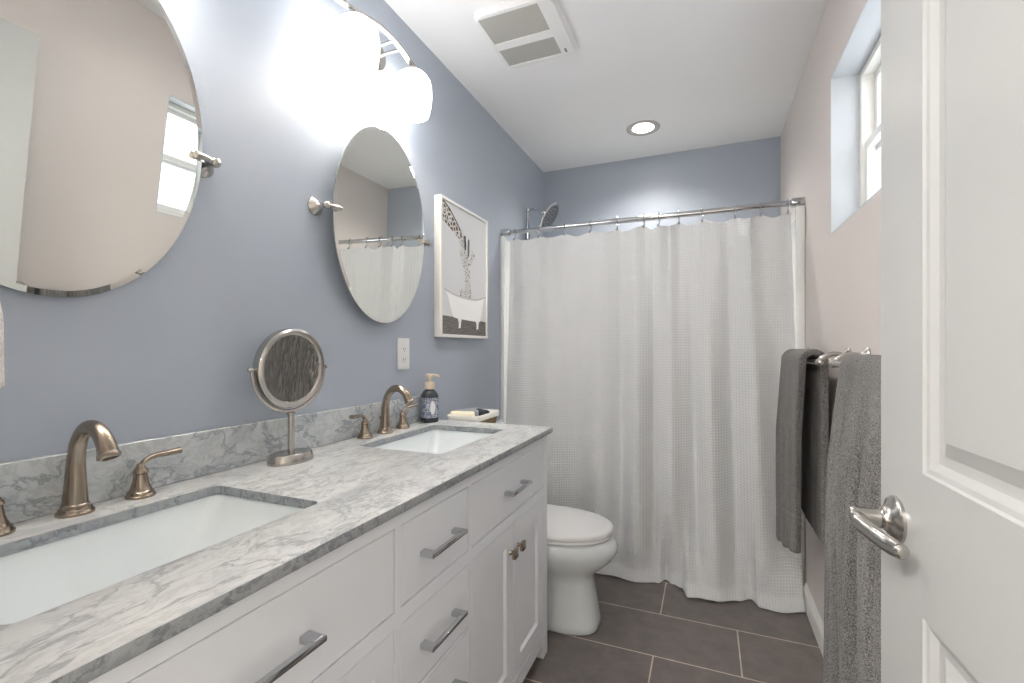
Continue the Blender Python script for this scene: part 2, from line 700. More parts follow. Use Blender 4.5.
# local frame: y from latch edge (0) back to hinge (-DW), x = 0 is the face seen, thickness towards +x
door = thing('door_1', 'open white panelled door at the right edge of the picture', 'door', door_edge, (0, 0, dang))
struct(door)
del door['category']
Z0, Z1 = 0.012, 2.075
ST = 0.141
rails = [(Z0, 0.24), (0.795, 0.985), (Z1 - 0.125, Z1)]
bm = nb()
add_box(bm, 0, DT, -ST, 0, Z0, Z1)
add_box(bm, 0, DT, -DW, -DW + ST, Z0, Z1)
for a, b in rails:
    add_box(bm, 0, DT, -DW + ST, -ST, a, b)
PROF = [(0, 0), (0.003, 0.003), (0.009, 0.0045), (0.018, 0.0105), (0.024, 0.0115), (0.030, 0.0115), (0.050, 0.0045)]
bmo = bm
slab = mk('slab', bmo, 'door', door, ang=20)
for a, b in ((0.24, 0.795), (0.985, Z1 - 0.125)):
    bm = nb()
    for side in (0, 1):
        rings = []
        for ins, dep in PROF:
            x = dep if side == 0 else DT - dep
            y0, y1, z0, z1 = -DW + ST + ins, -ST - ins, a + ins, b - ins
            rings.append([Vector((x, y0, z0)), Vector((x, y1, z0)), Vector((x, y1, z1)), Vector((x, y0, z1))])
        add_loft(bm, rings, False, True)
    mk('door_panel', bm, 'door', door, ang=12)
# lever handle on the seen face
hz, hy = 0.898, -0.062
hs = mk('handle', nb(), 'nickel', door, (0, hy, hz))
bm = nb()
add_lathe(bm, [(0.034, 0), (0.034, 0.004), (0.031, 0.008), (0.022, 0.011), (0.0175, 0.016), (0.0165, 0.019)], axis_mtx((0, 0, 0), (-1, 0, 0)), 40)
mk('rosette', bm, 'nickel', hs)
bm = nb()
add_lathe(bm, [(0.0145, 0.012), (0.0145, 0.020), (0.0125, 0.022), (0.0125, 0.047), (0.0135, 0.0485), (0.0135, 0.056), (0.011, 0.06), (0, 0.061)], axis_mtx((0, 0, 0), (-1, 0, 0)), 32)
pts = smooth_path([(-0.052, 0.004, -0.001), (-0.051, -0.014, -0.005), (-0.040, -0.036, -0.013), (-0.029, -0.060, -0.0185), (-0.025, -0.084, -0.0175)], 6)
add_tube(bm, pts, lerp_list([0.0105, 0.0115, 0.0105, 0.011, 0.0095], 6), 16, flat=1.15)
add_lathe(bm, [(0.0095, -0.002), (0.009, 0.003), (0.006, 0.0065), (0, 0.008)], axis_mtx((-0.025, -0.084, -0.0175), (0.13, -0.98, 0.03)), 16)
mk('lever', bm, 'nickel', hs)
me = hs.data
# handle on the other face
bm = nb()
add_lathe(bm, [(0.034, 0), (0.034, 0.004), (0.031, 0.008), (0.022, 0.011), (0.0125, 0.019), (0.0125, 0.05), (0.008, 0.054)], axis_mtx((DT, 0, 0), (1, 0, 0)), 32)
add_tube(bm, [(DT + 0.045, 0.004, 0), (DT + 0.047, -0.05, -0.01), (DT + 0.044, -0.1, -0.01)], [0.011, 0.011, 0.009], 12)
mk('rear_handle', bm, 'nickel', hs)
mk('latch_plate', bx(0.006, DT - 0.006, -0.0005, 0.001, hz - 0.028, hz + 0.028), 'nickel', door)
for z in (0.22, 1.02, 1.82):
    bm = nb()
    add_lathe(bm, [(0.006, -0.045), (0.006, 0.045)], Matrix.Translation((0.0, -DW - 0.005, z)), 12)
    mk('hinge', bm, 'nickel', door)

# ------------------------------------------------------------------ vanity cabinet
VX, VY0, VY1, CT0, CT1 = 0.545, 0.150, 1.695, 0.832, 0.852
van = thing('vanity_cabinet', 'long white double vanity cabinet with drawers and doors along the blue wall', 'cabinet', (0, 0, 0))
bm = nb()
F = 0.02
# carcass: sides, back, bottom, stretchers
for y in (VY0, VY1 - 0.02):
    add_box(bm, 0.012, VX - F, y, y + 0.02, 0.085, CT0)
add_box(bm, 0.006, 0.012, VY0, VY1, 0.085, CT0)
add_box(bm, 0.012, VX - F, VY0 + 0.02, VY1 - 0.02, 0.085, 0.1)
mk('carcass', bm, 'white', van)
bm = nb()
# face frame
ys = [(VY0, VY0 + 0.03), (0.755, 0.774), (1.06, 1.079), (VY1 - 0.045, VY1)]
for a, b in ys:
    add_box(bm, VX - F, VX, a, b, 0.05, CT0)
cols = [(VY0 + 0.03, 0.755), (0.774, 1.06), (1.079, VY1 - 0.045)]
for a, b in cols:
    add_box(bm, VX - F, VX, a, b, 0.80, CT0)
    add_box(bm, VX - F, VX, a, b, 0.603, 0.635)
    add_box(bm, VX - F, VX, a, b, 0.05, 0.10)
add_box(bm, VX - F, VX, 0.774, 1.06, 0.432, 0.440)
mk('face_frame', bm, 'white', van)
for x0, x1 in ((VX - 0.055, VX + 0.0015), (0.012, 0.06)):
    for y0, y1 in ((VY0, VY0 + 0.048), (VY1 - 0.048, VY1)):
        bm = nb()
        ring = lambda z, s: [Vector((x0 + s * (x0 < 0.1), y0, z)), Vector((x1, y0, z)), Vector((x1, y1, z)), Vector((x0, y1, z))]
        add_loft(bm, [ring(0.0, 0), ring(0.0855, 0)])
        mk('leg', bm, 'white', van)
G = 0.0024


def slab_drawer(y0, y1, z0, z1, pull=0.17):
    d = mk('drawer', bx(VX - 0.017, VX - 0.0005, y0 + G, y1 - G, z0 + G, z1 - G, bev=0.0012, seg=1), 'white', van)
    bar_pull(d, (y0 + y1) / 2, (z0 + z1) / 2 - 0.003, pull)
    return d


def bar_pull(parent, yc, zc, ln):
    bm = nb()
    for s in (-1, 1):
        add_box(bm, VX - 0.001, VX + 0.030, yc + s * ln / 2 - 0.0095, yc + s * ln / 2 + 0.0095, zc - 0.0055, zc + 0.0055, bev=0.001, seg=1)
    add_box(bm, VX + 0.022, VX + 0.034, yc - ln / 2 - 0.012, yc + ln / 2 + 0.012, zc - 0.0048, zc + 0.0048, bev=0.002)
    p = mk('pull', bm, 'chrome', parent)
    p['label'] = 'polished chrome bar pull'
    return p


for i, (a, b) in enumerate(cols):
    slab_drawer(a, b, 0.635, 0.80, (0.130, 0.132, 0.132)[i])
slab_drawer(0.774, 1.06, 0.44, 0.603, 0.132)
slab_drawer(0.774, 1.06, 0.27, 0.432, 0.132)
slab_drawer(0.774, 1.06, 0.10, 0.262, 0.132)


def shaker_door(y0, y1, z0, z1, knob_right):
    y0, y1, z0, z1 = y0 + G, y1 - G, z0 + G, z1 - G
    bm = nb()
    w = 0.055
    rings = []
    for ins, x in ((0.0, VX - 0.017), (0.0, VX - 0.0017), (0.0012, VX - 0.0005), (w, VX - 0.0005), (w + 0.007, VX - 0.0085), (w + 0.014, VX - 0.0085)):
        rings.append([Vector((x, y0 + ins, z0 + ins)), Vector((x, y1 - ins, z0 + ins)), Vector((x, y1 - ins, z1 - ins)), Vector((x, y0 + ins, z1 - ins))])
    add_loft(bm, rings)
    d = mk('cabinet_door', bm, 'white', van, ang=20)
    ky = y1 - 0.03 if knob_right else y0 + 0.03
    kz = z1 - 0.080
    bm = nb()
    add_lathe(bm, [(0.0075, -0.001), (0.006, 0.004), (0.0055, 0.014)], axis_mtx((VX, ky, kz), (1, 0, 0)), 16)
    add_box(bm, VX + 0.013, VX + 0.024, ky - 0.014, ky + 0.014, kz - 0.014, kz + 0.014, bev=0.002)
    k = mk('knob', bm, 'bronze', d)
    k['label'] = 'square bronze knob'


for i in (0, 2):
    a, b = cols[i]
    mid = (a + b) / 2
    shaker_door(a, mid, 0.10, 0.603, True)
    shaker_door(mid, b, 0.10, 0.603, False)

# countertop with two cut-outs
SK = [(0.263, 0.477), (0.263, 1.370)]       # centre of each sink hole
SHX, SHY = 0.297, 0.444


def hole(c, gx=0.0, r=0.014):
    return [(c[0] + a, c[1] + b) for a, b in rrect(SHX + gx, SHY + gx, r)]


bm = plate_bm([(0.003, 0.135), (0.564, 0.135), (0.564, 1.710), (0.003, 1.710)], [hole(c) for c in SK], CT1 - CT0, 0.002, 1)
top = tag(mk('countertop', xf(bm, Matrix.Translation((0, 0, CT0))), 'marble'), 'white and grey veined marble countertop with two sink cut-outs on the vanity', 'countertop')
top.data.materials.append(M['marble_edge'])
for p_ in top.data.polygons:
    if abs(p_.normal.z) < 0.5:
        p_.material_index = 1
tag(mk('backsplash', bx(0.002, 0.016, 0.135, 1.662, CT1 + 0.0005, CT1 + 0.105, bev=0.0015, seg=1), 'marble_shaded'),
    'low veined marble backsplash strip against the blue wall, tinted darker for shade', 'backsplash')

SINKL = ['white rectangular basin set in the counter under the near, larger oval mirror',
         'white rectangular basin set in the counter under the far oval mirror']


def make_sink(c, label):
    t = thing('sink', label, 'sink', (c[0], c[1], CT0 - 0.001))
    bm = nb()
    rings = []
    spec = [(SHX + 0.05, SHY + 0.05, 0.04, 0.0), (SHX + 0.008, SHY + 0.008, 0.026, 0.0), (SHX + 0.004, SHY + 0.0, 0.028, -0.006),
            (SHX - 0.012, SHY - 0.05, 0.035, -0.05), (SHX - 0.03, SHY - 0.13, 0.04, -0.098), (SHX - 0.05, SHY - 0.17, 0.045, -0.116),
            (SHX - 0.09, SHY - 0.22, 0.05, -0.123), (0.05, 0.05, 0.024, -0.126)]
    for w, h, r, z in spec:
        rings.append([Vector((x, y, z)) for x, y in rrect(w, h, r, 8)])
    for w, h, r, z in [(0.06, 0.06, 0.028, -0.136), (SHX - 0.08, SHY - 0.2, 0.05, -0.133), (SHX - 0.015, SHY - 0.1, 0.04, -0.098), (SHX + 0.018, SHY + 0.02, 0.03, -0.02), (SHX + 0.05, SHY + 0.05, 0.04, -0.012)]:
        rings.append([Vector((x, y, z)) for x, y in rrect(w, h, r, 8)])
    rings.append(rings[0])
    add_loft(bm, rings, False, False)
    bmesh.ops.remove_doubles(bm, verts=bm.verts, dist=1e-6)
    mk('basin', bm, 'porcelain', t, ang=50)
    bm = nb()
    add_lathe(bm, [(0.022, -0.1268), (0.022, -0.1235), (0.018, -0.1225), (0.017, -0.125), (0.013, -0.124), (0.011, -0.1205), (0, -0.1195)], None, 24)
    mk('drain', bm, 'chrome', t)
    return t


for c, l in zip(SK, SINKL):
    make_sink(c, l)

# ------------------------------------------------------------------ widespread faucets
FX = 0.049


def make_faucet(yc, label):
    t = thing('faucet', label, 'faucet', (FX, yc, CT1))
    bm = nb()
    add_lathe(bm, [(0.0275, 0.0), (0.0275, 0.004), (0.0245, 0.007), (0.0235, 0.011), (0.0205, 0.0125), (0.0205, 0.017), (0.0185, 0.019), (0.0178, 0.03)], None, 36)
    pts = smooth_path([(0, 0, 0.022), (0.001, 0, 0.06), (0.003, 0, 0.098), (0.013, 0, 0.133), (0.037, 0, 0.157), (0.066, 0, 0.157), (0.090, 0, 0.139), (0.103, 0, 0.114)], 7)
    rad = lerp_list([0.0185, 0.0155, 0.0135, 0.0125, 0.0125, 0.0128, 0.0138, 0.0155], 7)
    add_tube(bm, pts, rad, 24)
    d = Vector((0.013, 0, -0.025)).normalized()
    add_lathe(bm, [(0.0160, -0.004), (0.0172, -0.001), (0.0172, 0.003), (0.0145, 0.005), (0.0105, 0.006), (0.010, 0.002)], axis_mtx((0.103, 0, 0.114), d), 24)
    mk('spout', bm, 'bronze', t)
    bm = nb()
    add_tube(bm, [(-0.016, 0, 0.0), (-0.018, 0, 0.05)], 0.0025, 8)
    add_lathe(bm, [(0.004, 0.048), (0.0055, 0.052), (0.004, 0.058), (0, 0.06)], Matrix.Translation((-0.0182, 0, 0)), 12)
    mk('lift_rod', bm, 'bronze', t)
    for s in (-1, 1):
        bm = nb()
        y0 = s * 0.106
        add_lathe(bm, [(0.0255, 0.0), (0.0255, 0.004), (0.0230, 0.0065), (0.0222, 0.011), (0.0198, 0.0125), (0.0165, 0.020), (0.0135, 0.030), (0.0118, 0.042), (0.0115, 0.046), (0.0135, 0.048), (0.0135, 0.051), (0.0115, 0.054), (0.007, 0.061), (0.006, 0.066)],
                  Matrix.Translation((0, y0, 0)), 32)
        h = mk('handle', bm, 'bronze', t)
        bm = nb()
        pts = smooth_path([(0, y0, 0.060), (0.001, y0 + s * 0.008, 0.071), (0.003, y0 + s * 0.024, 0.0775), (0.005, y0 + s * 0.046, 0.0785), (0.007, y0 + s * 0.073, 0.0800)], 6)
        add_tube(bm, pts, lerp_list([0.006, 0.0066, 0.0074, 0.0086, 0.0092], 6), 16, flat=0.72)
        mk('lever', bm, 'bronze', h)
    return t


make_faucet(0.479, 'champagne nickel arched faucet with two levers on the near sink')
make_faucet(1.364, 'champagne nickel arched faucet with two levers on the far sink')


# ------------------------------------------------------------------ pivoting oval mirrors
def make_mirror(yc, tilt, label):
    hw, hh, px, pz = 0.25, 0.342, 0.047, 1.585
    t = thing('oval_mirror', label, 'mirror', (px, yc, pz))
    g = nb()
    prof = [(1.0, 0.022, -0.004), (1.0, 0, -0.004), (1.0, 0, 0.0005)]
    seg = 96

    def ell(ins, x):
        return [Vector((x, (hw - ins) * cos(2 * pi * k / seg), (hh - ins) * sin(2 * pi * k / seg))) for k in range(seg)]
    add_loft(g, [ell(0.03, -0.005), ell(0.0, -0.005), ell(0.0, -0.0008)], True, False)
    mk('backing', g, 'mirror_edge', t, rot=(0, R(tilt), 0))
    g = nb()
    add_loft(g, [ell(0.0, -0.0008), ell(0.0115, 0.0), ell(0.012, 0.0)], False, True)
    mk('glass', g, 'mirror', t, rot=(0, R(tilt), 0), ang=1)
    for s in (-1, 1):
        bm = nb()
        y = s * (hw + 0.030)
        add_lathe(bm, [(0.028, 0.0), (0.028, 0.004), (0.0245, 0.008), (0.0185, 0.015), (0.0125, 0.022), (0.009, 0.030), (0.0078, 0.036), (0.0078, 0.039), (0.0105, 0.042), (0.0125, 0.047), (0.0115, 0.052), (0.008, 0.056), (0, 0.058)],
                  axis_mtx((-px + 0.0005, y, 0), (1, 0, 0)), 28)
        b = mk('bracket', bm, 'nickel', t)
        bm = nb()
        add_tube(bm, [(-0.003, s * (hw + 0.024), 0), (0.006, s * (hw + 0.012), 0), (0.008, s * (hw - 0.004), 0), (0.008, s * (hw - 0.020), 0)], [0.006, 0.0068, 0.0078, 0.0085], 14)
        mk('clamp', bm, 'nickel', b)
    return t


make_mirror(0.462, 5.2, 'frameless oval mirror on the blue wall above the near sink, cut by the left edge')
make_mirror(1.368, 1.2, 'frameless oval mirror on the blue wall above the far sink')


# ------------------------------------------------------------------ vanity lights
def make_fixture(yc, label):
    t = thing('vanity_light', label, 'wall light', (0, yc, 2.19))
    bm = nb()
    add_lathe(bm, [(0.058, 0.0005), (0.058, 0.010), (0.054, 0.016), (0.02, 0.020), (0, 0.021)], axis_mtx((0, 0.055, 0.018), (1, 0, 0)), 40)
    mk('backplate', bm, 'nickel', t)

    def bz(y):
        a = abs(y)
        return 0.031 * cos(pi * a / 0.31) if a < 0.15 else 0.0016 - (a - 0.15) * 0.17
    bm = nb()
    ys_ = [-0.24 + 0.48 * i / 32 for i in range(33)]
    rings = []
    for y in ys_:
        z = bz(y)
        rings.append([Vector((0.107 + a, y, z + b)) for a, b in ((-0.009, -0.004), (0.009, -0.004), (0.009, 0.004), (-0.009, 0.004))])
    add_loft(bm, rings)
    bar = mk('arched_bar', bm, 'nickel', t)
    for y in (0.035, 0.075):
        bm = nb()
        add_tube(bm, [(0.012, y, 0.018), (0.06, y, 0.01 + bz(y) * 0.5), (0.102, y, bz(y) - 0.002)], 0.006, 12)
        mk('arm', bm, 'nickel', t)
    for y in (-0.150, 0.150):
        bm = nb()
        add_lathe(bm, [(0.006, 0.004), (0.009, 0.0), (0.009, -0.012), (0.026, -0.018), (0.028, -0.026), (0.024, -0.030)], Matrix.Translation((0.107, y, 0)), 28)
        s = mk('socket_cap', bm, 'nickel', bar)
        bm = nb()
        prof = [(0.022, -0.0225), (0.040, -0.026), (0.052, -0.036), (0.0635, -0.055), (0.068, -0.085), (0.068, -0.115), (0.064, -0.150), (0.057, -0.178), (0.054, -0.180), (0.053, -0.174), (0.060, -0.150), (0.064, -0.115), (0.064, -0.085), (0.058, -0.055), (0.046, -0.04), (0, -0.034)]
        add_lathe(bm, prof, Matrix.Translation((0.107, y, 0)), 40, True, False)
        g = mk('glass_shade', bm, 'shade', t)
        g['label'] = 'glowing white glass shade'
    return t


make_fixture(1.302, 'two-shade arched nickel wall light glowing above the far oval mirror')
make_fixture(0.42, 'added two-shade arched nickel wall light above the near oval mirror, unseen, for fill')  # extra fixture outside the view, added to brighten the room

# ------------------------------------------------------------------ ceiling vent and recessed can
v = thing('ceiling_vent', 'white square ceiling vent fan with two grey mesh grilles', 'vent', (0.43, 1.79, CEIL))
GX0, GX1 = -0.143, 0.100
bm = nb()
o = rrect(0.325, 0.375, 0.045)
# gently domed cover: plate with two openings, curved edge skirt
rings = []
for w, h, r, z in ((0.335, 0.385, 0.05, -0.0005), (0.330, 0.380, 0.05, -0.010), (0.31, 0.36, 0.045, -0.019)):
    rings.append([Vector((x, y, z)) for x, y in rrect(w, h, r, 6)])
add_loft(bm, rings, True, False)
cov = plate_bm(rrect(0.31, 0.36, 0.045, 6), [[(GX0, -0.165), (GX1, -0.165), (GX1, -0.006), (GX0, -0.006)], [(GX0, 0.036), (GX1, 0.036), (GX1, 0.155), (GX0, 0.155)]], 0.004)
bmesh.ops.translate(cov, verts=cov.verts, vec=(0, 0, -0.023))
tmp = bpy.data.meshes.new('tmp')
cov.to_mesh(tmp)
cov.free()
bm.from_mesh(tmp)
bpy.data.meshes.remove(tmp)
mk('cover', bm, 'plastic', v, ang=25)
for a, b in ((-0.165, -0.006), (0.036, 0.155)):
    mk('grille', bx(GX0, GX1, a, b, -0.0195, -0.0185), 'grille', v)
mk('badge', bx(0.118, 0.126, 0.125, 0.15, -0.0238, -0.0228), mat('grey_badge', srgb(120, 120, 120), 0.5), v)

M['ring'] = mat('grey_trim_ring', srgb(176, 172, 168), 0.4)


def make_can(x, y, label):
    c = thing('recessed_light', label, 'ceiling light', (x, y, CEIL))
    bm = nb()
    add_lathe(bm, [(0.095, 0.0), (0.094, -0.004), (0.082, -0.006), (0.068, -0.004), (0.060, 0.0)], None, 48, False, False)
    mk('trim_ring', bm, 'ring', c)
    bm = nb()
    add_lathe(bm, [(0.060, -0.0006), (0.057, -0.0022), (0.03, -0.003), (0, -0.0032)], None, 40)
    mk('lens', bm, 'can', c)


make_can(0.761, 2.83, 'small round recessed ceiling light glowing above the shower')
make_can(0.80, 1.50, 'added round recessed ceiling light for fill, unseen above the frame')  # unseen can added to go with the extra fill spot

# ------------------------------------------------------------------ framed print
PW, PH, PD = 0.474, 0.622, 0.036
p = thing('framed_print', 'white framed picture of a giraffe calf in a bathtub on the blue wall', 'picture', (0.001, 1.764 + PW / 2, 1.204 + PH / 2))
fb = 0.013
bm = plate_bm([(-PW / 2, -PH / 2), (PW / 2, -PH / 2), (PW / 2, PH / 2), (-PW / 2, PH / 2)],
              [[(-PW / 2 + fb, -PH / 2 + fb), (PW / 2 - fb, -PH / 2 + fb), (PW / 2 - fb, PH / 2 - fb), (-PW / 2 + fb, PH / 2 - fb)]], PD, 0.001, 1)
mk('frame', xf(bm, TO_X), 'trim', p)
iw, ih = PW - 2 * fb, PH - 2 * fb
pr = mk('print', bx(0.002, PD - 0.007, -iw / 2, iw / 2, -ih / 2, ih / 2), 'print_bg', p)
XP = PD - 0.007


def ink(name, pts, m, lvl=1, sm=0):
    q = [(-iw / 2 + a * iw, -ih / 2 + b * ih) for a, b in pts]
    if sm:
        q = [(v_.x, v_.y) for v_ in smooth_path([(a, b, 0) for a, b in q] + [(q[0][0], q[0][1], 0)], sm)][:-1]
    b = plate_bm(q, [], 0.0003)
    return mk(name, xf(b, Matrix.Translation((XP + 0.0004 * lvl, 0, 0)) @ TO_X), m, pr)


ink('plank_floor', [(0, 0), (1, 0), (1, 0.125), (0, 0.14)], 'print_floor', 0)
ink('adult_neck', [(0, 0.985), (0.05, 0.985), (0.16, 0.945), (0.30, 0.87), (0.42, 0.80), (0.47, 0.775), (0.44, 0.75), (0.36, 0.752), (0.30, 0.772), (0.2, 0.80), (0.1, 0.83), (0, 0.85)], 'print_giraffe', 1)
ink('mane', [(0, 0.993), (0.06, 0.993), (0.17, 0.957), (0.31, 0.882), (0.40, 0.827), (0.42, 0.80), (0.30, 0.87), (0.16, 0.945), (0.05, 0.982), (0, 0.982)], 'print_line', 2)
ink('adult_muzzle', [(0.36, 0.755), (0.47, 0.78), (0.50, 0.76), (0.47, 0.72), (0.44, 0.69), (0.40, 0.69), (0.37, 0.72)], 'print_calf', 3, 3)
ink('calf_head', [(0.42, 0.71), (0.47, 0.70), (0.52, 0.66), (0.58, 0.63), (0.60, 0.58), (0.55, 0.54), (0.49, 0.53), (0.43, 0.56), (0.40, 0.60), (0.37, 0.66)], 'print_calf', 2, 3)
ink('calf_ear', [(0.57, 0.60), (0.62, 0.64), (0.64, 0.70), (0.68, 0.69), (0.72, 0.67), (0.68, 0.63), (0.62, 0.58)], 'print_calf', 3, 3)
ink('calf_horn', [(0.54, 0.64), (0.55, 0.77), (0.575, 0.785), (0.585, 0.77), (0.575, 0.65)], 'print_line', 3, 3)
ink('calf_horn', [(0.475, 0.69), (0.46, 0.79), (0.48, 0.80), (0.50, 0.79), (0.505, 0.69)], 'print_line', 3, 3)
ink('calf_neck', [(0.47, 0.56), (0.58, 0.55), (0.60, 0.48), (0.61, 0.40), (0.64, 0.34), (0.65, 0.30), (0.42, 0.30), (0.45, 0.35), (0.48, 0.40), (0.49, 0.48)], 'print_calf', 1, 3)
ink('calf_body', [(0.36, 0.345), (0.42, 0.37), (0.52, 0.37), (0.62, 0.355), (0.66, 0.33), (0.6, 0.30), (0.4, 0.30)], 'print_calf', 2, 3)
ink('tub_drawing', [(0.06, 0.335), (0.12, 0.29), (0.16, 0.23), (0.22, 0.15), (0.30, 0.128), (0.78, 0.118), (0.86, 0.14), (0.90, 0.22), (0.93, 0.30), (0.96, 0.335), (0.7, 0.30), (0.3, 0.305)], 'print_tub', 3, 3)
ink('tub_rim', [(0.05, 0.345), (0.3, 0.312), (0.7, 0.306), (0.97, 0.345), (0.96, 0.33), (0.7, 0.292), (0.3, 0.298), (0.06, 0.33)], 'print_rim', 4, 3)
for a in (0.36, 0.77):
    ink('tub_foot', [(a - 0.04, 0.13), (a + 0.05, 0.13), (a + 0.03, 0.09), (a + 0.025, 0.055), (a - 0.02, 0.05), (a - 0.015, 0.09)], 'print_tub', 4)

# ------------------------------------------------------------------ wall outlet
oz, oy = 1.131, 1.537
o = thing('wall_outlet', 'white safety outlet plate on the blue wall between mirror and picture', 'outlet', (0.0005, oy, oz))
mk('cover_plate', xf(plate_bm(rrect(0.074, 0.124, 0.005), [], 0.006, 0.002), TO_X), 'plastic', o)
mk('outlet_face', bx(0.005, 0.0078, -0.0165, 0.0165, -0.0335, 0.0335, bev=0.001), 'plastic', o)
for z in (-0.020, 0.020):
    bm = nb()
    for y in (-0.006, 0.006):
        add_box(bm, 0.0072, 0.0081, y - 0.001, y + 0.001, z - 0.004, z + 0.004)
    add_box(bm, 0.0072, 0.0081, -0.002, 0.002, z - 0.011, z - 0.0075)
    mk('socket', bm, 'dark', o)
for z in (-0.005, 0.005):
    mk('button', bx(0.0075, 0.009, -0.009, 0.009, z - 0.0035, z + 0.0035, bev=0.0006), 'plastic', o)
for z in (-0.0485, 0.0485):
    bm = nb()
    add_lathe(bm, [(0.003, 0), (0.0025, 0.0012)], axis_mtx((0.006, 0, z), (1, 0, 0)), 12)
    mk('screw', bm, 'plastic', o)

# ------------------------------------------------------------------ makeup mirror
mm = thing('makeup_mirror', 'round nickel magnifying mirror on a stand between the two sinks', 'mirror', (0.087, 0.922, CT1))
bm = nb()
rings = []
for s, z in ((1.0, 0.0), (1.0, 0.006), (0.985, 0.010), (0.93, 0.021), (0.90, 0.024), (0.86, 0.025)):
    rings.append([Vector((0.044 * s * cos(2 * pi * k / 48), 0.064 * s * sin(2 * pi * k / 48), z)) for k in range(48)])
add_loft(bm, rings)
mrot = R(-1.2)
mk('base', bm, 'nickel', mm, rot=(0, 0, mrot), ang=28)
bm = nb()
add_lathe(bm, [(0.0085, 0.024), (0.0085, 0.123), (0.011, 0.125), (0.011, 0.129), (0.006, 0.131)], None, 24)
mk('stem', bm, 'nickel', mm)
MZ, RR = 0.247, 0.1065
bm = nb()
pts = [(0, (RR + 0.007) * cos(R(a)), MZ + (RR + 0.007) * sin(R(a))) for a in range(180, 361, 6)]
add_tube(bm, pts, 0.0055, 12, flat=0.75)
for s in (-1, 1):
    add_lathe(bm, [(0.003, -0.013), (0.003, 0.004), (0.006, 0.005), (0.006, 0.010), (0.003, 0.013)], axis_mtx((0, s * (RR + 0.005), MZ), (0, s, 0)), 12)
mk('yoke', bm, 'nickel', mm, rot=(0, 0, mrot))
hd = mk('rim', nb(), 'nickel', mm, (0, 0, MZ), (0, R(3), mrot))
bm = nb()
mx_ = axis_mtx((0, 0, 0), (1, 0, 0))
add_lathe(bm, [(0.089, 0.007), (0.092, 0.013), (0.099, 0.015), (0.105, 0.011), (0.1065, 0.0), (0.105, -0.011), (0.099, -0.015), (0.092, -0.013), (0.089, -0.006)], mx_, 64, False, False)
hd2 = mk('ring', bm, 'nickel', hd, ang=25)
for sgn, nm in ((1, 'glass'), (-1, 'rear_glass')):
    bm = nb()
    prof = []
    Rc = 1.1
    for k in range(25):
        r = 0.0905 * (1 - k / 24)
        prof.append((r, sgn * (0.0075 - (Rc - math.sqrt(Rc * Rc - r * r)) * -1 - 0.0905 ** 2 / 2 / Rc)))
    add_lathe(bm, prof, mx_, 64, False, True)
    mk(nm, bm, 'mirror', hd, ang=60)

# ------------------------------------------------------------------ soap bottle
sb = thing('soap_bottle', 'dark pump soap bottle with blue floral label at the counter corner', 'soap bottle', (0.058, 1.640, CT1), (0, 0, R(-35)))
sb.scale = (1.12, 1.12, 1.21)
bm = nb()
rings = []
for w, r, z in ((0.050, 0.012, 0.0), (0.056, 0.015, 0.004), (0.057, 0.015, 0.01), (0.057, 0.015, 0.086), (0.054, 0.016, 0.094), (0.043, 0.016, 0.104), (0.032, 0.0155, 0.109), (0.031, 0.0154, 0.115)):
    rings.append([Vector((x, y, z)) for x, y in rrect(w, w, r, 5)])
add_loft(bm, rings)
mk('bottle', bm, 'bottle', sb)
bm = nb()
add_loft(bm, [[Vector((x, y, z)) for x, y in rrect(0.0582, 0.0582, 0.0156, 5)] for z in (0.016, 0.083)], False, False)
lb = mk('label', bm, 'label', sb)
bm = plate_bm([(0.010 * cos(2 * pi * k / 24), 0.050 + 0.021 * sin(2 * pi * k / 24)) for k in range(24)], [], 0.0004)
mk('emblem', xf(bm, Matrix.Translation((0.0291, 0.0, 0)) @ TO_X), 'plastic', lb)
bm = nb()
add_lathe(bm, [(0.0185, 0.111), (0.019, 0.113), (0.019, 0.131), (0.017, 0.134), (0.010, 0.135), (0.0075, 0.137), (0.0075, 0.150)], None, 28)
mk('collar', bm, 'pump', sb)
bm = nb()
add_lathe(bm, [(0.009, 0.148), (0.0135, 0.150), (0.014, 0.158), (0.011, 0.162), (0, 0.163)], None, 24)
add_tube(bm, [(0.0, 0, 0.157), (0.02, 0.012, 0.1575), (0.034, 0.020, 0.156), (0.037, 0.022, 0.151)], [0.006, 0.0052, 0.0045, 0.0035], 12)
mk('pump_head', bm, 'pump', sb)

# ------------------------------------------------------------------ toilet
TY = 1.93
to = thing('toilet', 'white two-piece toilet between the vanity and the shower curtain', 'toilet', (0, TY, 0))


def egg(x0, x1, hw, n=48, back=2.6, front=2.0, split=0.45):
    """plan outline: blunt at x0 (wall side), rounded at x1"""
    xm = x0 + (x1 - x0) * split
    pts = []
    for k in range(n):
        a = 2 * pi * k / n
        cx, sy = cos(a), sin(a)
        e = front if cx >= 0 else back
        ax = (x1 - xm) if cx >= 0 else (xm - x0)
        pts.append((xm + ax * math.copysign(abs(cx) ** (2 / e), cx), hw * math.copysign(abs(sy) ** (2 / e), sy)))
    return pts


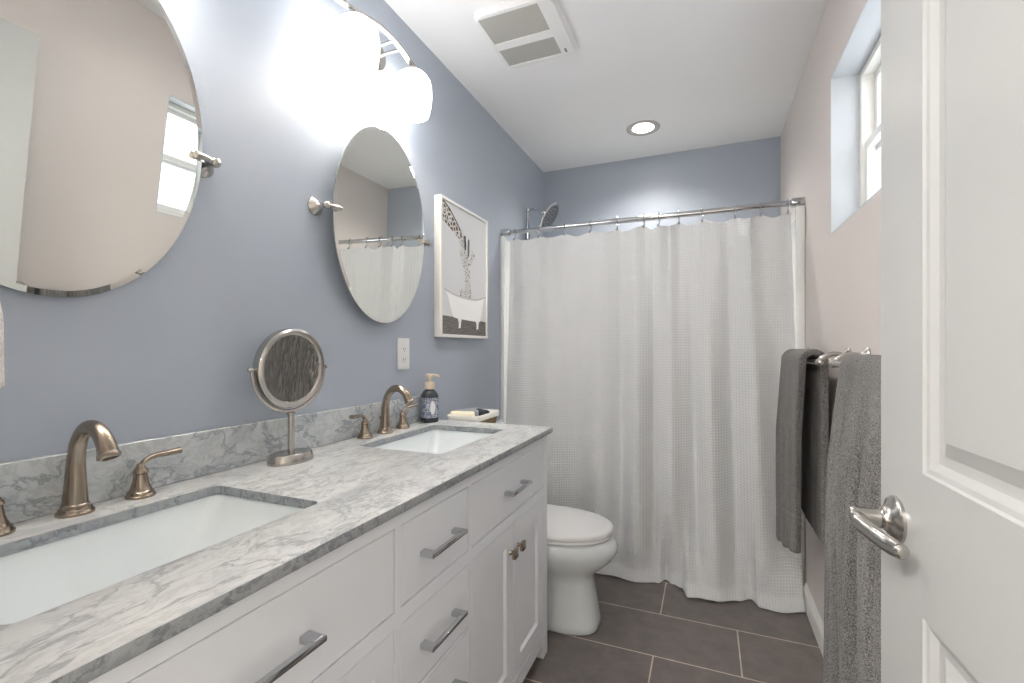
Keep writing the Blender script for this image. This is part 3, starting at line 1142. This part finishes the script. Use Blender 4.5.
bm = nb()
rings = []
for z, x0, x1, hw, bk, fr in ((0.0, 0.16, 0.690, 0.112, 6, 3.6), (0.008, 0.16, 0.697, 0.118, 6, 3.6), (0.03, 0.16, 0.694, 0.116, 6, 3.4), (0.12, 0.16, 0.680, 0.110, 6, 3.2), (0.19, 0.16, 0.670, 0.110, 6, 3.0), (0.225, 0.16, 0.676, 0.120, 5, 2.7),
                           (0.25, 0.15, 0.706, 0.142, 4, 2.4), (0.28, 0.13, 0.742, 0.166, 4, 2.2), (0.315, 0.12, 0.766, 0.183, 4, 2.15), (0.340, 0.11, 0.770, 0.188, 4, 2.1), (0.362, 0.11, 0.760, 0.187, 4, 2.1), (0.376, 0.11, 0.745, 0.181, 4, 2.1), (0.378, 0.12, 0.72, 0.16, 4, 2.1)):
    rings.append([Vector((x, y, z)) for x, y in egg(x0, x1, hw, 56, bk, fr)])
add_loft(bm, rings)
mk('bowl', bm, 'porcelain', to, ang=60)
bm = nb()
rings = [[Vector((x, y, z)) for x, y in egg(0.27 + i, 0.748 - i, 0.182 - i, 56, 3.2, 2.1)] for i, z in ((0.008, 0.3795), (0.0, 0.384), (0.0, 0.392), (0.004, 0.396))]
add_loft(bm, rings)
mk('seat', bm, 'plastic', to, ang=50)
bm = nb()
rings = [[Vector((x, y, z)) for x, y in egg(0.262 + i, 0.750 - i, 0.184 - i, 56, 3.2, 2.1)] for i, z in ((0.004, 0.3965), (0.0, 0.399), (0.0, 0.409), (0.003, 0.414), (0.010, 0.4175), (0.03, 0.4195), (0.09, 0.421))]
add_loft(bm, rings)
mk('lid', bm, 'plastic', to, ang=50)
bm = nb()
rings = [[Vector((0.108 + x, y, z)) for x, y in rrect(w, h, 0.035, 6)] for w, h, z in ((0.15, 0.32, 0.372), (0.165, 0.335, 0.39), (0.172, 0.35, 0.60), (0.175, 0.355, 0.764))]
add_loft(bm, rings)
tk = mk('tank', bm, 'porcelain', to)
bm = nb()
rings = [[Vector((0.108 + x, y, z)) for x, y in rrect(w, h, 0.038, 6)] for w, h, z in ((0.182, 0.365, 0.765), (0.187, 0.370, 0.770), (0.187, 0.370, 0.787), (0.18, 0.362, 0.797), (0.15, 0.33, 0.8005))]
add_loft(bm, rings)
mk('tank_lid', bm, 'porcelain', to)
bm = nb()
add_lathe(bm, [(0.014, 0), (0.014, 0.006), (0.008, 0.01), (0.007, 0.016)], axis_mtx((0.193, -0.13, 0.70), (1, 0, 0)), 16)
add_tube(bm, [(0.208, -0.13, 0.70), (0.210, -0.09, 0.697), (0.208, -0.055, 0.694)], [0.006, 0.0055, 0.005], 10)
mk('flush_lever', bm, 'chrome', tk)

# basket on the tank lid with rolled cloths
bk = thing('basket', 'small wicker basket with a white cloth liner on the toilet tank', 'basket', (0.148, 1.862, 0.8005))
BWX, BWY, BH = 0.145, 0.235, 0.062
bm = nb()
rings = [[Vector((x, y, z)) for x, y in rrect(w, h, 0.02, 5)] for w, h, z in ((BWX - 0.02, BWY - 0.02, 0.0), (BWX, BWY, BH), (BWX - 0.008, BWY - 0.008, BH), (BWX - 0.03, BWY - 0.03, 0.006))]
add_loft(bm, rings)
mk('wicker_body', bm, 'wicker', bk)
bm = nb()
rings = []
for w, z in ((0.005, BH * 0.70), (0.009, BH + 0.002), (0.004, BH + 0.006), (-0.012, BH + 0.003), (-0.024, BH - 0.018), (-0.05, BH - 0.020)):
    q = rrect(BWX + w, BWY + w, 0.022, 6)
    rings.append([Vector((x, y, z + (0.004 * sin(k * 1.3) if z < BH * 0.6 and z > 0.02 else 0))) for k, (x, y) in enumerate(q)])
add_loft(bm, rings, False, True)
mk('cloth_liner', bm, 'liner', bk, ang=60)


def roll(name, loc, rz, ln, r, m, label):
    bm = nb()
    mt = Matrix.Rotation(R(rz), 4, 'Z') @ Matrix.Rotation(R(90), 4, 'Y')
    add_lathe(bm, [(0.0, -ln / 2 + 0.004), (r * 0.35, -ln / 2 + 0.003), (r * 0.8, -ln / 2), (r * 0.97, -ln / 2 + 0.004), (r, -ln / 2 + 0.012), (r * 0.97, 0), (r, ln / 2 - 0.012), (r * 0.97, ln / 2 - 0.004), (r * 0.8, ln / 2), (r * 0.5, ln / 2 - 0.003), (0, ln / 2 - 0.004)], mt, 24)
    # a free edge along the roll
    pts = [mt @ Vector((r * 0.9, r * 0.45, -ln / 2 + 0.006)), mt @ Vector((r * 0.9, r * 0.45, ln / 2 - 0.006))]
    add_tube(bm, pts, r * 0.16, 8)
    return tag(mk(name, bm, m, None, loc), label, 'cloth', 'cloths in the small basket')


roll('rolled_cloth', (0.128, 1.791, 0.8625), 10, 0.105, 0.0185, 'cream', 'cream rolled cloth at the front of the small basket')
roll('rolled_cloth', (0.126, 1.836, 0.863), 20, 0.10, 0.019, 'greycloth', 'light grey rolled cloth behind the cream one in the basket')
roll('rolled_cloth', (0.176, 1.889, 0.8625), -35, 0.085, 0.018, 'navycloth', 'dark blue rolled cloth at the far side of the basket')
roll('rolled_cloth', (0.113, 1.902, 0.8625), 70, 0.085, 0.018, 'greycloth', 'light grey rolled cloth at the back of the basket, beside the blue one')

# ------------------------------------------------------------------ bathtub, surround, rod, curtain
TB0 = 2.53
tb = thing('bathtub', 'white bathtub hidden behind the shower curtain', 'bathtub', (0, 0, 0))
cx_, cy_ = WID / 2, (TB0 + BACK) / 2
bm = nb()
rings = []
wx, wy = WID - 0.004, BACK - TB0 - 0.002
for a, b, r, z in ((wx, wy, 0.01, 0.0), (wx, wy, 0.01, 0.44), (wx - 0.01, wy - 0.01, 0.02, 0.455), (wx - 0.16, wy - 0.14, 0.12, 0.455), (wx - 0.19, wy - 0.17, 0.12, 0.44), (wx - 0.26, wy - 0.25, 0.12, 0.14), (wx - 0.36, wy - 0.34, 0.1, 0.11)):
    rings.append([Vector((cx_ + x, cy_ + y, z)) for x, y in rrect(a, b, r, 8)])
add_loft(bm, rings)
mk('tub_shell', bm, 'acrylic', tb)
bm = nb()
add_lathe(bm, [(0.025, 0.109), (0.025, 0.113), (0, 0.114)], Matrix.Translation((0.3, cy_, 0)), 20)
mk('drain', bm, 'chrome', tb)
SZ = 1.795
bm = nb()
add_box(bm, 0.0005, 0.010, 2.512, BACK - 0.0005, 0.456, SZ)
add_box(bm, WID - 0.010, WID - 0.0005, 2.512, BACK - 0.0005, 0.456, SZ)
add_box(bm, 0.010, WID - 0.010, BACK - 0.010, BACK - 0.0005, 0.456, SZ)
mk('wall_panels', bm, 'acrylic', None)
sp_ = bpy.data.objects['wall_panels']
sp_.name = 'tub_surround'
tag(sp_, 'white tub surround panels behind the shower curtain', 'tub surround')
for i, (x0, x1) in enumerate(((0.0005, 0.028), (WID - 0.036, WID - 0.0005))):
    struct(mk('trim_%d' % (i + 2), bx(x0, x1, 2.474, 2.512, 0.0, SZ + 0.01, bev=0.006), 'acrylic'),
           ('white vertical edge trim of the tub surround at the blue wall', 'white vertical edge trim of the tub surround at the beige wall')[i])

RZ, RY = 1.827, 2.504
rod = thing('shower_rod', 'chrome tension rod across the tub carrying the white curtain', 'curtain rod', (0, RY, RZ))
bm = nb()
add_tube(bm, [(0.02, 0, 0), (0.62, 0, 0)], 0.0125, 20)
add_tube(bm, [(0.60, 0, 0), (WID - 0.02, 0, 0)], 0.0145, 20)
mk('rod_tube', bm, 'chrome', rod)
for s, x in ((1, 0.0008), (-1, WID - 0.0008)):
    bm = nb()
    add_lathe(bm, [(0.022, 0), (0.022, 0.045), (0.0195, 0.052), (0.0155, 0.056)], axis_mtx((x, 0, 0), (s, 0, 0)), 24)
    mk('end_cap', bm, 'chrome', rod)

# ring positions measured along the rod
RXS = [0.082, 0.230, 0.379, 0.526, 0.669, 0.806, 0.881, 0.976, 1.087, 1.232, 1.343, 1.455]
ORD = ['first', 'second', 'third', 'fourth', 'fifth', 'sixth', 'seventh', 'eighth', 'ninth', 'tenth', 'eleventh', 'twelfth']
ring0 = None


def ring_bm():
    bm = nb()
    r = 0.0205
    pts = [(0, r * cos(a), r * sin(a)) for a in [R(-60 + 12 * k) for k in range(0, 26)]]
    pts = [(0.0, p_[1], p_[2]) for p_ in pts]
    pts += [(0, 0.004, -0.028), (0, 0.0, -0.040), (0, -0.006, -0.047), (0, -0.012, -0.044)]
    add_tube(bm, pts, 0.0026, 8, up=(1, 0, 0))
    add_lathe(bm, [(0, -0.007), (0.005, -0.005), (0.007, 0), (0.005, 0.005), (0, 0.007)], Matrix.Translation((0, -0.015, -0.046)), 12)
    return bm


me_ring = None
for i, x in enumerate(RXS):
    lab = '%s chrome curtain ring on the rod counted from the blue wall' % ORD[i]
    if ring0 is None:
        ring0 = mk('curtain_ring', ring_bm(), 'chrome', None, (x, RY, RZ))
        r_ = ring0
    else:
        r_ = ring0.copy()
        COL.objects.link(r_)
        r_.location = (x, RY, RZ)
    r_.rotation_euler = (0, 0, R(random.uniform(-12, 12)))
    tag(r_, lab, 'curtain ring', 'curtain rings on the shower rod')


# curtain
def ring_phase(x):
    xs = [-0.02] + RXS + [1.56]
    for i in range(len(xs) - 1):
        if x <= xs[i + 1]:
            return i - 1 + 1 + (x - xs[i]) / (xs[i + 1] - xs[i]) - 1 + 0
    return len(xs) - 1


def sm(a, b, x):
    t = min(1, max(0, (x - a) / (b - a)))
    return t * t * (3 - 2 * t)


def gauss(x, c, w):
    return math.exp(-((x - c) / w) ** 2)


HEM = [(0.03, 2.40), (0.30, 2.395), (0.50, 2.375), (0.624, 2.362), (0.768, 2.358), (0.885, 2.385), (0.918, 2.44), (0.955, 2.405), (0.995, 2.375),
       (1.025, 2.292), (1.09, 2.300), (1.142, 2.312), (1.24, 2.35), (1.295, 2.40), (1.325, 2.338), (1.42, 2.325), (1.51, 2.36)]


def hem_y(x):
    if x <= HEM[0][0]:
        return HEM[0][1]
    for (a, ya), (b, yb) in zip(HEM, HEM[1:]):
        if x <= b:
            return ya + (yb - ya) * sm(0, 1, (x - a) / (b - a))
    return HEM[-1][1]


FOLDS = ((0.14, 0.05, 0.010, 0.0), (0.30, 0.06, 0.014, 0.02), (0.45, 0.05, -0.014, 0.03), (0.57, 0.05, 0.016, 0.02), (0.69, 0.035, -0.022, 0.0), (0.775, 0.04, 0.026, 0.01),
         (0.845, 0.022, -0.026, 0.01), (0.93, 0.035, 0.022, 0.03), (1.02, 0.030, -0.022, 0.05), (1.10, 0.04, 0.024, 0.04), (1.19, 0.032, -0.022, 0.06),
         (1.29, 0.045, 0.022, 0.05), (1.39, 0.035, -0.012, 0.05))


def curtain_point(s, h):
    """s 0..1 across, h height along the cloth, from 0 (hem end, resting on the floor) to 1 (top)"""
    top = 1.787
    tail = 0.055
    Lc = top + tail
    d = h * Lc - tail
    drop = 1 - h
    xl = 0.056 - 0.012 * drop
    xr = 1.468 + 0.034 * drop
    x = xl + (xr - xl) * s
    ph = ring_phase(x)
    pleat = (0.016 * sm(0.6, 1.0, h) + 0.002) * cos(2 * pi * ph)
    low = sm(1.0, 0.4, h)
    f = 0
    for c, w, a, dr in FOLDS:
        f += a * gauss(x, c + dr * drop, w * (0.8 + 0.5 * drop))
    f *= 1.15 + 1.05 * low
    f += low * (0.004 * sin(9 * x + 4 * h) + 0.0025 * sin(23 * x + 3 * h))
    f *= 1 - sm(0.80, 1.0, drop) * 0.9
    yt = RY - 0.003
    yb = hem_y(x) + 0.045
    flat = 2.425
    # above the knee the cloth hangs nearly plane, close to the floor it follows the hem line
    base = yt + (flat - yt) * drop ** 1.05
    base += (yb - flat) * sm(0.72, 0.985, drop)
    y = base - f + pleat
    sag = 0.022 * (0.5 - 0.5 * cos(2 * pi * ph)) * sm(0.86, 1.0, h)
    z = d - sag
    if z < 0.05:
        k = 0.05 - z
        y -= k * 0.43
        z = max(0.004, 0.05 - k * 0.5) + 0.004 * (1 + sin(13 * x)) * sm(0.0, 0.05, k)
        z = max(0.004, z)
    return Vector((x, y, z))


NS, NH = 330, 190
bm = nb()
uvl = bm.loops.layers.uv.new('UVMap')
grid = []
for j in range(NH + 1):
    h = j / NH
    grid.append([bm.verts.new(curtain_point(i / NS, h)) for i in range(NS + 1)])
for j in range(NH):
    for i in range(NS):
        f = bm.faces.new((grid[j][i], grid[j][i + 1], grid[j + 1][i + 1], grid[j + 1][i]))
        for lp, (a, b) in zip(f.loops, ((i, j), (i + 1, j), (i + 1, j + 1), (i, j + 1))):
            lp[uvl].uv = (a / NS * 1.62, b / NH * 1.837)
cur = mk('shower_curtain', bm, 'waffle', None, ang=180, normals=False)
sd = cur.modifiers.new('thickness', 'SOLIDIFY')
sd.thickness = 0.0025
sd.offset = 1
tag(cur, 'white waffle-weave shower curtain hanging from the rod to the floor', 'shower curtain')

# shower arm and head
sh = thing('overhead_shower', 'round chrome shower head on a curved arm above the rod', 'shower head', (0, 2.875, 1.92))
bm = nb()
add_lathe(bm, [(0.028, 0.0), (0.028, 0.004), (0.022, 0.01), (0.012, 0.014), (0.011, 0.02)], axis_mtx((0.0005, 0, -0.09), (1, 0, 0)), 24)
mk('wall_flange', bm, 'chrome', sh)
bm = nb()
add_tube(bm, smooth_path([(0.006, 0, -0.09), (0.016, 0, -0.088), (0.020, 0, -0.06), (0.020, 0, 0.05), (0.020, 0, 0.132)], 5), lerp_list([0.010, 0.014, 0.017, 0.013, 0.008], 5), 14)
add_lathe(bm, [(0.008, -0.012), (0.013, -0.005), (0.014, 0.002), (0.011, 0.010), (0.006, 0.016)], Matrix.Translation((0.020, 0, 0.138)), 16)
add_tube(bm, smooth_path([(0.022, 0, 0.138), (0.060, 0, 0.143), (0.098, 0, 0.130), (0.128, 0, 0.104)], 6), 0.008, 14)
mk('arm', bm, 'chrome', sh)
nrm = Vector((0.83, 0.02, -0.56)).normalized()
hc = Vector((0.170, 0, 0.082))
bm = nb()
add_lathe(bm, [(0.010, -0.066), (0.016, -0.058), (0.016, -0.050), (0.013, -0.045), (0.02, -0.032), (0.052, -0.018), (0.092, -0.008), (0.1, 0.0), (0.098, 0.005), (0.092, 0.006)], axis_mtx(hc, nrm), 40)
hd = mk('head', bm, 'chrome', sh)
bm = nb()
mt = axis_mtx(hc, nrm)
add_lathe(bm, [(0.091, 0.005), (0.09, 0.0075), (0.05, 0.0085), (0, 0.009)], mt, 40)
fc = mk('spray_face', bm, mat('grey_spray_plate', srgb(104, 106, 110), 0.3, 0.4), hd)
bm = nb()
for rr, n_ in ((0.025, 8), (0.048, 14), (0.072, 22)):
    for k in range(n_):
        a = 2 * pi * k / n_
        add_lathe(bm, [(0.0048, 0.0), (0.0042, 0.003), (0, 0.0035)], mt @ Matrix.Translation((rr * cos(a), rr * sin(a), 0.0078)), 8)
mk('nozzles', bm, 'dark', fc)

# ------------------------------------------------------------------ towel bars on the beige wall
BX, BZ = WID - 0.082, 1.108


def towel_bar(y_far, y_near, label):
    t = thing('towel_bar', label, 'towel bar', (WID, (y_far + y_near) / 2, BZ))
    h = (y_far - y_near) / 2
    bm = nb()
    xb = BX - WID
    add_tube(bm, [(xb, -h - 0.012, 0), (xb, h + 0.012, 0)], 0.0085, 16)
    mk('bar', bm, 'nickel', t)
    for s in (-1, 1):
        bm = nb()
        y = s * h
        add_lathe(bm, [(0.025, 0.0), (0.025, 0.004), (0.021, 0.009), (0.012, 0.014), (0.009, 0.02)], axis_mtx((-0.0005, y, 0.022), (-1, 0, 0)), 24)
        add_tube(bm, smooth_path([(-0.015, y, 0.022), (-0.045, y, 0.026), (-0.070, y, 0.014), (xb, y, 0.0)], 5), lerp_list([0.0085, 0.0075, 0.0085, 0.011], 5), 14)
        add_lathe(bm, [(0, -0.014), (0.0085, -0.012), (0.0115, -0.004), (0.0115, 0.006), (0.0085, 0.014), (0.0105, 0.018), (0.006, 0.026), (0, 0.028)], axis_mtx((xb, y, 0), (0, s, 0)), 20)
        mk('post', bm, 'nickel', t)
    return t


towel_bar(2.395, 1.76, 'nickel towel bar nearest the shower curtain, on the beige wall')
towel_bar(1.575, 0.985, 'nickel towel bar behind the open door, on the beige wall')


def towel(name, y0, y1, zf, zb, th, m, label, rip, flare=0.02, skew=0.0, ny=70, nz=120, seed=1, off=0.0, band=False):
    """cloth over a bar: front layer down to zf, back layer down to zb; local y0..y1"""
    rb = 0.0095 + th
    lf, lb = BZ - zf, BZ - zb
    arc = pi * rb
    tot = lf + arc + lb
    bm = nb()
    grid = []
    for j in range(nz + 1):
        s = tot * j / nz
        row = []
        for i in range(ny + 1):
            t = i / ny
            if s < lf:
                dz = lf - s
                d = dz
                front = 1
                x, z = BX - rb, BZ - dz * (1 + skew * t)
            elif s < lf + arc:
                a = (s - lf) / rb
                d = 0
                front = 0
                x, z = BX - rb * cos(a), BZ + rb * sin(a)
            else:
                dz = s - lf - arc
                d = dz
                front = -1
                x, z = BX + rb, BZ - dz
            g = min(1, d / 0.25)
            yc = (y0 + y1) / 2
            wid = (y1 - y0) * (1 + flare * min(1, d / 0.5))
            y = yc + (t - 0.5) * wid
            ripple = rip * g * (sin(2 * pi * (t * 2.6 + 0.15 * seed) + d * 1.5) + 0.6 * sin(2 * pi * (t * 5.3 + 0.3 * seed) - d * 2.0) + 0.40 * sin(2 * pi * t * 11.3 + seed + d) + 0.22 * sin(2 * pi * t * 19.7 + 2 * seed - 1.3 * d))
            if front == 1:
                x += -off * min(1, d / 0.4) + ripple - 0.012 * g
            elif front == -1:
                x += abs(ripple) * 0.3
                x = min(x, WID - 0.006 - th)
            if band and front:
                e = s if front == 1 else tot - s
                if 0.085 < e < 0.150:
                    x += front * 0.0035 * max(0.0, sin(2 * pi * (e - 0.085) / 0.022))
            z += 0.004 * sin(5 * t + seed) * g
            row.append(bm.verts.new((x, y, z)))
        grid.append(row)
    for j in range(nz):
        for i in range(ny):
            bm.faces.new((grid[j][i], grid[j][i + 1], grid[j + 1][i + 1], grid[j + 1][i]))
    o = mk(name, bm, m, None, ang=180, normals=False)
    md = o.modifiers.new('thickness', 'SOLIDIFY')
    md.thickness = th
    md.offset = 0
    md.use_rim = True
    bv = o.modifiers.new('soft', 'SUBSURF')
    bv.levels = 1
    bv.render_levels = 1
    return o


t1 = towel('hand_towel', 1.84, 2.26, 0.455, 0.50, 0.022, 'towel', '', 0.0045, 0.05, skew=0.17, seed=2, off=0.004, nz=220, band=True)
tag(t1, 'short grey towel folded over the bar beside the shower curtain', 'towel', 'grey towels on the beige wall')
t2 = towel('bath_towel', 1.00, 1.370, 0.16, 0.22, 0.014, 'towel2', '', 0.010, 0.04, seed=1, off=0.012, ny=130, nz=200)
tag(t2, 'long grey bath towel hanging beside the open door edge', 'towel', 'grey towels on the beige wall')

# ------------------------------------------------------------------ white hand towel on a ring at the left edge
tr_ = thing('towel_ring', 'nickel towel ring on the entry wall beside the vanity, left of the frame', 'towel ring', (0.482, FY, 1.36))
bm = nb()
add_lathe(bm, [(0.024, 0.0005), (0.024, 0.005), (0.012, 0.012), (0.008, 0.082), (0.010, 0.090), (0, 0.094)], axis_mtx((0, 0, 0), (0, 1, 0)), 24)
mk('post', bm, 'nickel', tr_)
bm = nb()
add_tube(bm, [(0.075 * cos(a), 0.085, -0.075 + 0.075 * sin(a)) for a in [2 * pi * k / 40 for k in range(40)]], 0.0045, 10, closed=True)
mk('ring', bm, 'nickel', tr_)
bm = nb()
NT, NR = 24, 40
rings = []
for j in range(NT + 1):
    k = j / NT
    z = 1.215 + 0.010 - k * 0.112
    w = 0.062 + 0.024 * sm(0, 0.5, k)
    dpt = 0.022 + 0.004 * k
    if j == 0:
        w *= 0.8; dpt *= 0.5
    if j == NT:
        dpt *= 0.7
    ring_ = []
    for i in range(NR):
        a = 2 * pi * i / NR
        rip_ = 1 + 0.10 * sin(a * 5 + 1) * k
        ring_.append(Vector((0.482 + w * math.copysign(abs(cos(a)) ** 0.6, cos(a)), FY + 0.085 + dpt * rip_ * math.copysign(abs(sin(a)) ** 0.8, sin(a)), z + 0.003 * sin(3 * a))))
    rings.append(ring_)
add_loft(bm, rings)
tag(mk('hand_towel', bm, 'whitetowel', None, ang=70), 'white hand towel at the left edge of the picture', 'towel')
